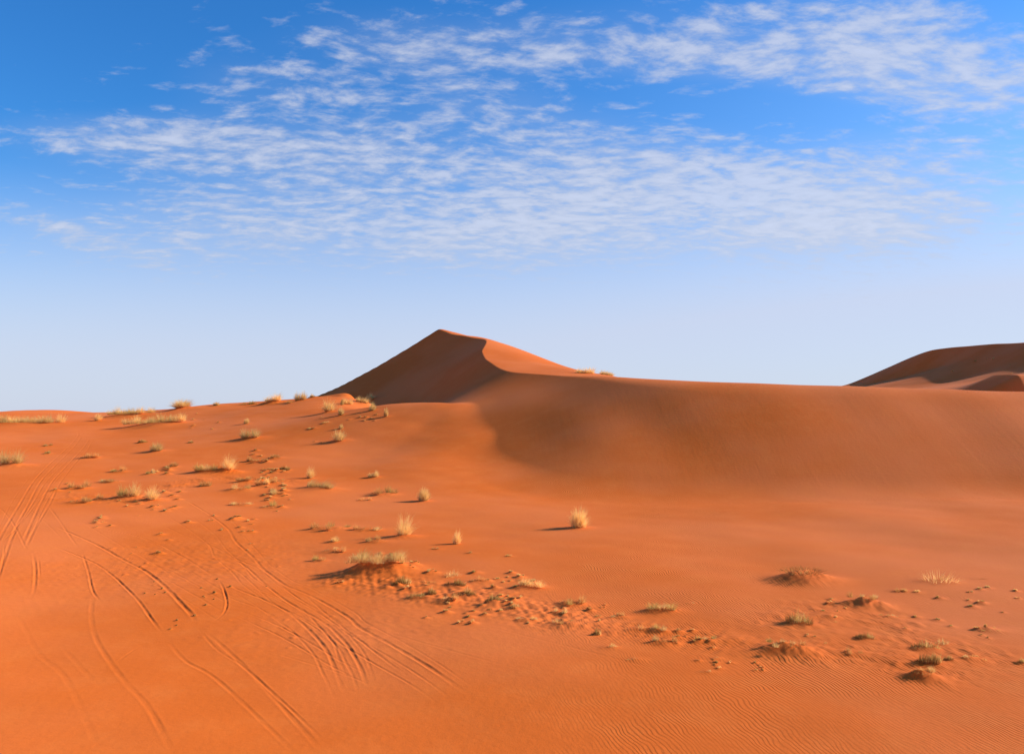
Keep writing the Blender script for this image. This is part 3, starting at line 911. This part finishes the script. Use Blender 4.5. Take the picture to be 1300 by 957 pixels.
def clump(seed, w, h, style, d):
    """blade meshes of one plant, w by h metres, seen from d metres: list of (part, verts, faces, material)"""
    r = np.random.default_rng(seed)
    px = d / F
    bw = max(0.010, 0.42 * px)
    out = []

    def fan(n, cx, cy, rad, hh, spread, up, lean=0.0, wmul=1.0, droop=0.5, mat='straw', part='blades', low=0.45, dome=0.55):
        a = r.uniform(0, 2 * math.pi, n)
        rr = rad * np.sqrt(r.uniform(0, 1, n))
        roots = np.stack([cx + rr * np.cos(a), cy + rr * np.sin(a) * .8, np.full(n, -0.03)], -1)
        a2 = a + r.normal(0, 0.7, n)
        e_ = (rr / (rad + 1e-6)) ** 2
        L = hh * r.uniform(low, 1.0, n) * (1 - dome * e_)
        out_ = spread * np.clip(0.5 * r.beta(1.2, 1.2, n) + 0.55 * np.sqrt(e_) * r.uniform(.3, 1.1, n), 0, 1.1)
        tips = roots + np.stack([out_ * np.cos(a2) + lean * L, out_ * np.sin(a2), L * np.sqrt(np.clip(up - (out_ / (spread * 1.25 + 1e-6)) ** 2, .08, 1))], -1)
        v, f = blades(r, n, roots, tips, bw * wmul * r.uniform(.6, 1.2, n), r.uniform(.1, 1.1, n) * droop)
        out.append((part, v, f, mat))

    if style == 'golden':
        k = max(1, int(round(w / max(h, .01) * 0.9)))
        for i in range(k):
            cx = (i + .5) / k * w * .6 - w * .3 + r.normal(0, .04 * w) if k > 1 else 0
            q = 1.0 if k == 1 else r.uniform(.6, 1.05)
            fan(int(330 / math.sqrt(k)), cx, r.normal(0, .06 * w), w * .16 / math.sqrt(k) + .02, h * 1.12 * q, w * .46 / math.sqrt(k), 1.0, 0.10, low=.3)
        fan(60, 0, 0, w * .28, h * .32, w * .28, 1.0, mat='thatch', part='thatch')
    elif style == 'round':
        fan(800, 0, 0, w * .24, h * 1.05, w * .50, 1.0, 0.06, droop=0.9, low=.35)
        fan(120, 0, 0, w * .26, h * .45, w * .3, 1.0, mat='thatch', part='thatch')
    elif style == 'row':
        k = max(3, int(w / h * 1.6))
        for i in range(k):
            q = r.uniform(.55, 1.05)
            fan(150, (i + .5) / k * w * .94 - w * .47 + r.normal(0, .01 * w), r.normal(0, .25 * h), h * .28, h * q, h * .6, 1.0, .05, part='tuft%d' % i)
        fan(40 * k, 0, 0, w * .42, h * .4, h * .3, 1.0, mat='olive', part='thatch')
    elif style == 'lean':
        for i in range(5):
            fan(110, (i / 4 - .5) * w * .55, (.5 - i / 4) * w * .10, w * .09, h * r.uniform(.6, .95), w * .2, 1.0, .75, droop=.9)
        fan(130, 0, 0, w * .3, h * .4, w * .2, 1.0, .4, mat='thatch', part='thatch')
    elif style == 'thatch':
        for i in range(8):
            fan(120, r.uniform(-.38, .38) * w, r.uniform(-.12, .12) * w, w * .09, h * r.uniform(.5, .95), w * .16, 1.0, .35, droop=.9, mat='straw' if i % 3 else 'olive')
        for i in range(9):                  # combed straw hanging down the near side of the mound
            fan(50, r.uniform(-.4, .45) * w, -r.uniform(.08, .3) * w, w * .08, h * r.uniform(.35, .6), w * .12, 1.0, .35, droop=.9, mat='straw' if i % 2 else 'dusty')
        fan(420, 0, 0, w * .42, h * .45, w * .15, 1.0, .1, mat='thatch', part='thatch')
    elif style == 'olive':
        k = max(2, int(w / h))
        for i in range(k):
            fan(170, (i + .5) / k * w * .7 - w * .35, r.normal(0, .07 * w), w * .13, h * r.uniform(.7, 1.05), w * .26, 1.0, .08, mat='olive' if i % 2 == 0 else 'straw')
        fan(160, 0, 0, w * .34, h * .4, w * .25, 1.0, mat='thatch', part='thatch')
    elif style == 'dark':
        for i in range(6):
            q = r.uniform(-1, 1)
            fan(80, q * .32 * w, r.uniform(-.15, .15) * w, w * .16, h * (1.05 - .45 * abs(q)) * r.uniform(.6, 1), w * .16, 1.0, 0, wmul=1.4, droop=.6, mat='brown' if i % 2 else 'thatch', part='stems' if i % 2 else 'thatch', low=.2)
        for i in range(3):
            q = r.uniform(-.2, 1)
            fan(45, q * .32 * w, 0, w * .14, h * (1.1 - .4 * abs(q)), w * .22, 1.0, .15, mat='olive' if i else 'straw', part='blades', low=.25)
    elif style == 'roots':
        fan(300, 0, 0, w * .42, h * .5, w * .25, 1.0, 0, wmul=1.3, mat='brown', part='stems')
        fan(90, 0, 0, w * .42, h * .6, w * .2, 1.0, .1, mat='dusty')
    elif style == 'wisp':
        fan(120, 0, 0, w * .4, h, w * .3, 1.0, .1, wmul=.8)
        fan(70, w * .12, 0, w * .12, h * .6, w * .2, 1.0, mat='thatch', part='thatch')
    elif style == 'twig':
        n = 14
        roots = np.stack([r.uniform(-.5, .1, n) * w, r.normal(0, .02, n), np.full(n, .02)], -1)
        tips = roots + np.stack([r.uniform(.3, .5, n) * w, r.normal(0, .08, n), r.uniform(.0, .06, n)], -1)
        v, f = blades(r, n, roots, tips, np.full(n, bw), np.full(n, .2))
        out.append(('stems', v, f, 'brown'))
    else:                                   # 'mat': low, crumbly, several small heads
        k = max(2, int(w / max(h, .02) * 1.3))
        for i in range(k):
            q = r.uniform(.35, 1.0)
            fan(int(240 / k) + 30, r.uniform(-.42, .42) * w, r.normal(0, .13) * w, max(.05, h * .28), h * q, h * .55, 1.0, .05,
                mat='dusty' if r.uniform() < .55 else ('straw' if r.uniform() < .6 else 'olive'), droop=.7)
        fan(110, 0, 0, w * .38, h * .35, h * .4, 1.0, mat='thatch', part='thatch')
    return out


def build_plant(name, seed, w, h, style, d, single=False):
    """meshes by part: blades (with their own two or three straw colours) and darker dead base"""
    parts = {}
    for part, v, f, mat in clump(seed, w, h, style, d):
        parts.setdefault('blades' if single else part, []).append((v, f, mat))
    res = []
    for part, lst in parts.items():
        off, vs, fs, mi, mats = 0, [], [], [], []
        for v, f, mat in lst:
            if mat not in mats:
                mats.append(mat)
            vs.append(v)
            fs.append(f + off)
            mi.append(np.full(len(f), mats.index(mat), np.int32))
            off += len(v)
        me = mesh_from(part if not single else name, np.concatenate(vs), np.concatenate(fs))
        for mt in mats:
            me.materials.append(MS[mt])
        if len(me.polygons) == sum(map(len, mi)):
            me.polygons.foreach_set('material_index', np.concatenate(mi))
        res.append((part, me))
    return res


NAMES = {'golden': ('grass_tuft', 'grass tuft'), 'round': ('grass_tuft', 'grass tuft'), 'row': ('grass_row', 'grass row'), 'lean': ('grass_tuft', 'grass tuft'),
         'thatch': ('grass_mound', 'grass mound'), 'olive': ('grass_tuft', 'grass tuft'), 'dark': ('cushion_bush', 'bush'), 'roots': ('root_tangle', 'roots'),
         'wisp': ('straw_tangle', 'grass tuft'), 'twig': ('fallen_twig', 'twig'), 'mat': ('grass_mat', 'grass mat')}
GROUPS = {'golden': 'dry grass tufts on the sand', 'round': 'dry grass tufts on the sand', 'lean': 'dry grass tufts on the sand', 'olive': 'dry grass tufts on the sand',
          'row': 'grass rows along the ridge', 'dark': 'dark cushion bushes and knobs', 'mat': 'low crumbly grass mats', 'wisp': 'see-through straw sprays'}
for k_, (e, (x, y, sc)) in enumerate(zip(PL, spots)):
    px, py, w, h, style, mound, label = e
    nm, cat = NAMES[style]
    z = sample(x, y)
    single = w < 14
    pm = build_plant(nm, 500 + k_, w * sc * (1.35 if h < 20 else 1.15), h * sc * (1.22 if h > 9 else 1.45), style, y, single)
    if single or len(pm) == 1:
        root = bpy.data.objects.new(nm, pm[0][1])
        scene.collection.objects.link(root)
    else:
        root = bpy.data.objects.new(nm, None)
        root.empty_display_size = 0.2
        scene.collection.objects.link(root)
        for part, me in pm:
            c = bpy.data.objects.new(part.rstrip('0123456789'), me)
            scene.collection.objects.link(c)
            c.parent = root
    # follow the lie of the land across the plant's width
    hw = max(w * sc * .35, .1)
    tilt = math.atan2(sample(x + hw, y) - sample(x - hw, y), 2 * hw)
    root.location = (x, y, z - 0.02)
    root.rotation_euler = (0, -tilt * .8, 0)
    root['label'], root['category'] = label, cat
    if style in GROUPS:
        root['group'] = GROUPS[style]

# small scraps: a few shapes, copied
protos = []
for k_ in range(6):
    st = 'mat' if k_ % 3 else 'golden'
    protos.append(build_plant('grass_scrap', 900 + k_, 1.0, 0.55, st, 120, True)[0][1])
clods = []
for k_ in range(3):
    r_ = np.random.default_rng(60 + k_)
    u = np.linspace(0, 2 * math.pi, 9)[:-1]
    vs = [[0, 0, .62]]
    for a_, zz in ((.33, .5), (.5, .2), (.5, -.1)):
        for q in u:
            j_ = r_.uniform(.75, 1.2)
            vs.append([a_ * j_ * math.cos(q), a_ * j_ * math.sin(q), zz * r_.uniform(.8, 1.2)])
    fs = [(0, 0, 1 + (i + 1) % 8, 1 + i) for i in range(8)]
    cm = bpy.data.meshes.new('sand_clod')
    faces = [(0, 1 + i, 1 + (i + 1) % 8) for i in range(8)]
    for b_ in (1, 9):
        faces += [(b_ + i, b_ + 8 + i, b_ + 8 + (i + 1) % 8, b_ + (i + 1) % 8) for i in range(8)]
    cm.from_pydata(vs, [], faces)
    cm.materials.append(MS['brown'])
    clods.append(cm)
import re
CUT = re.compile(r"\s(of|on|in|at|with|above|below|beneath|beside|behind|under|near|next|between|alone|standing|just|along|against|nearest|touching|tucked|lying|cut|right|close|strung|trailing|beyond|leading|leaning|breaking|from|among|over|across|topmost|lowest|across|directly|once|by|like|where|the|to|for|half-buried|farther|combed|highest|inside|growing|around|dotted)\s.*$")
shorts = []
for e in PL:
    shorts.append(CUT.sub('', e[6]))
dup_ = {q for q in shorts if shorts.count(q) > 1}
seen_ = {}
rec = []
for (x, y, s_, label) in stub_spots:
    px, py = CX + F * x / y, HZ - F * sample(x, y) / y
    best = min((math.hypot((px - e[0]) , (py - e[1] + e[3] * .3) * 1.5), k) for k, e in enumerate(PL) if shorts[k] not in dup_)
    e = PL[best[1]]
    ddx, ddy = px - e[0], (py - e[1] + e[3] * .3) * 1.5
    if abs(ddy) > abs(ddx):
        way = 'behind' if ddy < 0 else 'in front of'
    else:
        way = 'on the sunny side of' if ddx > 0 else 'on the shaded side of'
    rec.append([best[1], way, best[0], x, y, s_, label])
order = {}
for q in sorted(rec, key=lambda q: q[2]):
    key = (q[0], q[1], 'clod lying' in q[6])
    order[key] = order.get(key, 0) + 1
    q.append(order[key])
ORD = ['', ', nearest', ', second nearest', ', third nearest', ', fourth nearest', ', fifth nearest', ', sixth nearest', ', seventh nearest', ', eighth nearest', ', ninth nearest', ', tenth nearest', ', eleventh nearest', ', twelfth nearest', ', farthest but one', ', farthest']
for bi, way, dist_, x, y, s_, label, rank in rec:
    clod = 'clod lying' in label
    nm = 'sand_clod' if clod else 'grass_scrap'
    many = order[(bi, way, clod)] > 1
    o = bpy.data.objects.new(nm, rs.choice(clods if clod else protos))
    scene.collection.objects.link(o)
    o.location = (x, y, sample(x, y) - .01)
    o.scale = (s_ * 1.15, s_ * 1.15, s_ * rs.uniform(.6, 1.1))
    o.rotation_euler = (0, 0, rs.uniform(0, 6.28))
    o['label'] = ('tiny dark clod ' if clod else 'tiny grass scrap ') + way + ' the ' + shorts[bi] + ((ORD[rank] if rank < len(ORD) else ', one of the farther ones') if many else '')
    if label.startswith('pale speck of a bush'):
        o['label'] = label
    o['category'] = 'clod' if clod else 'grass scrap'
    o['group'] = 'pale specks of bush on the far dune' if label.startswith('pale speck') else ('dark clods between the tyre ruts' if clod else 'tiny grass scraps strewn over the sand')
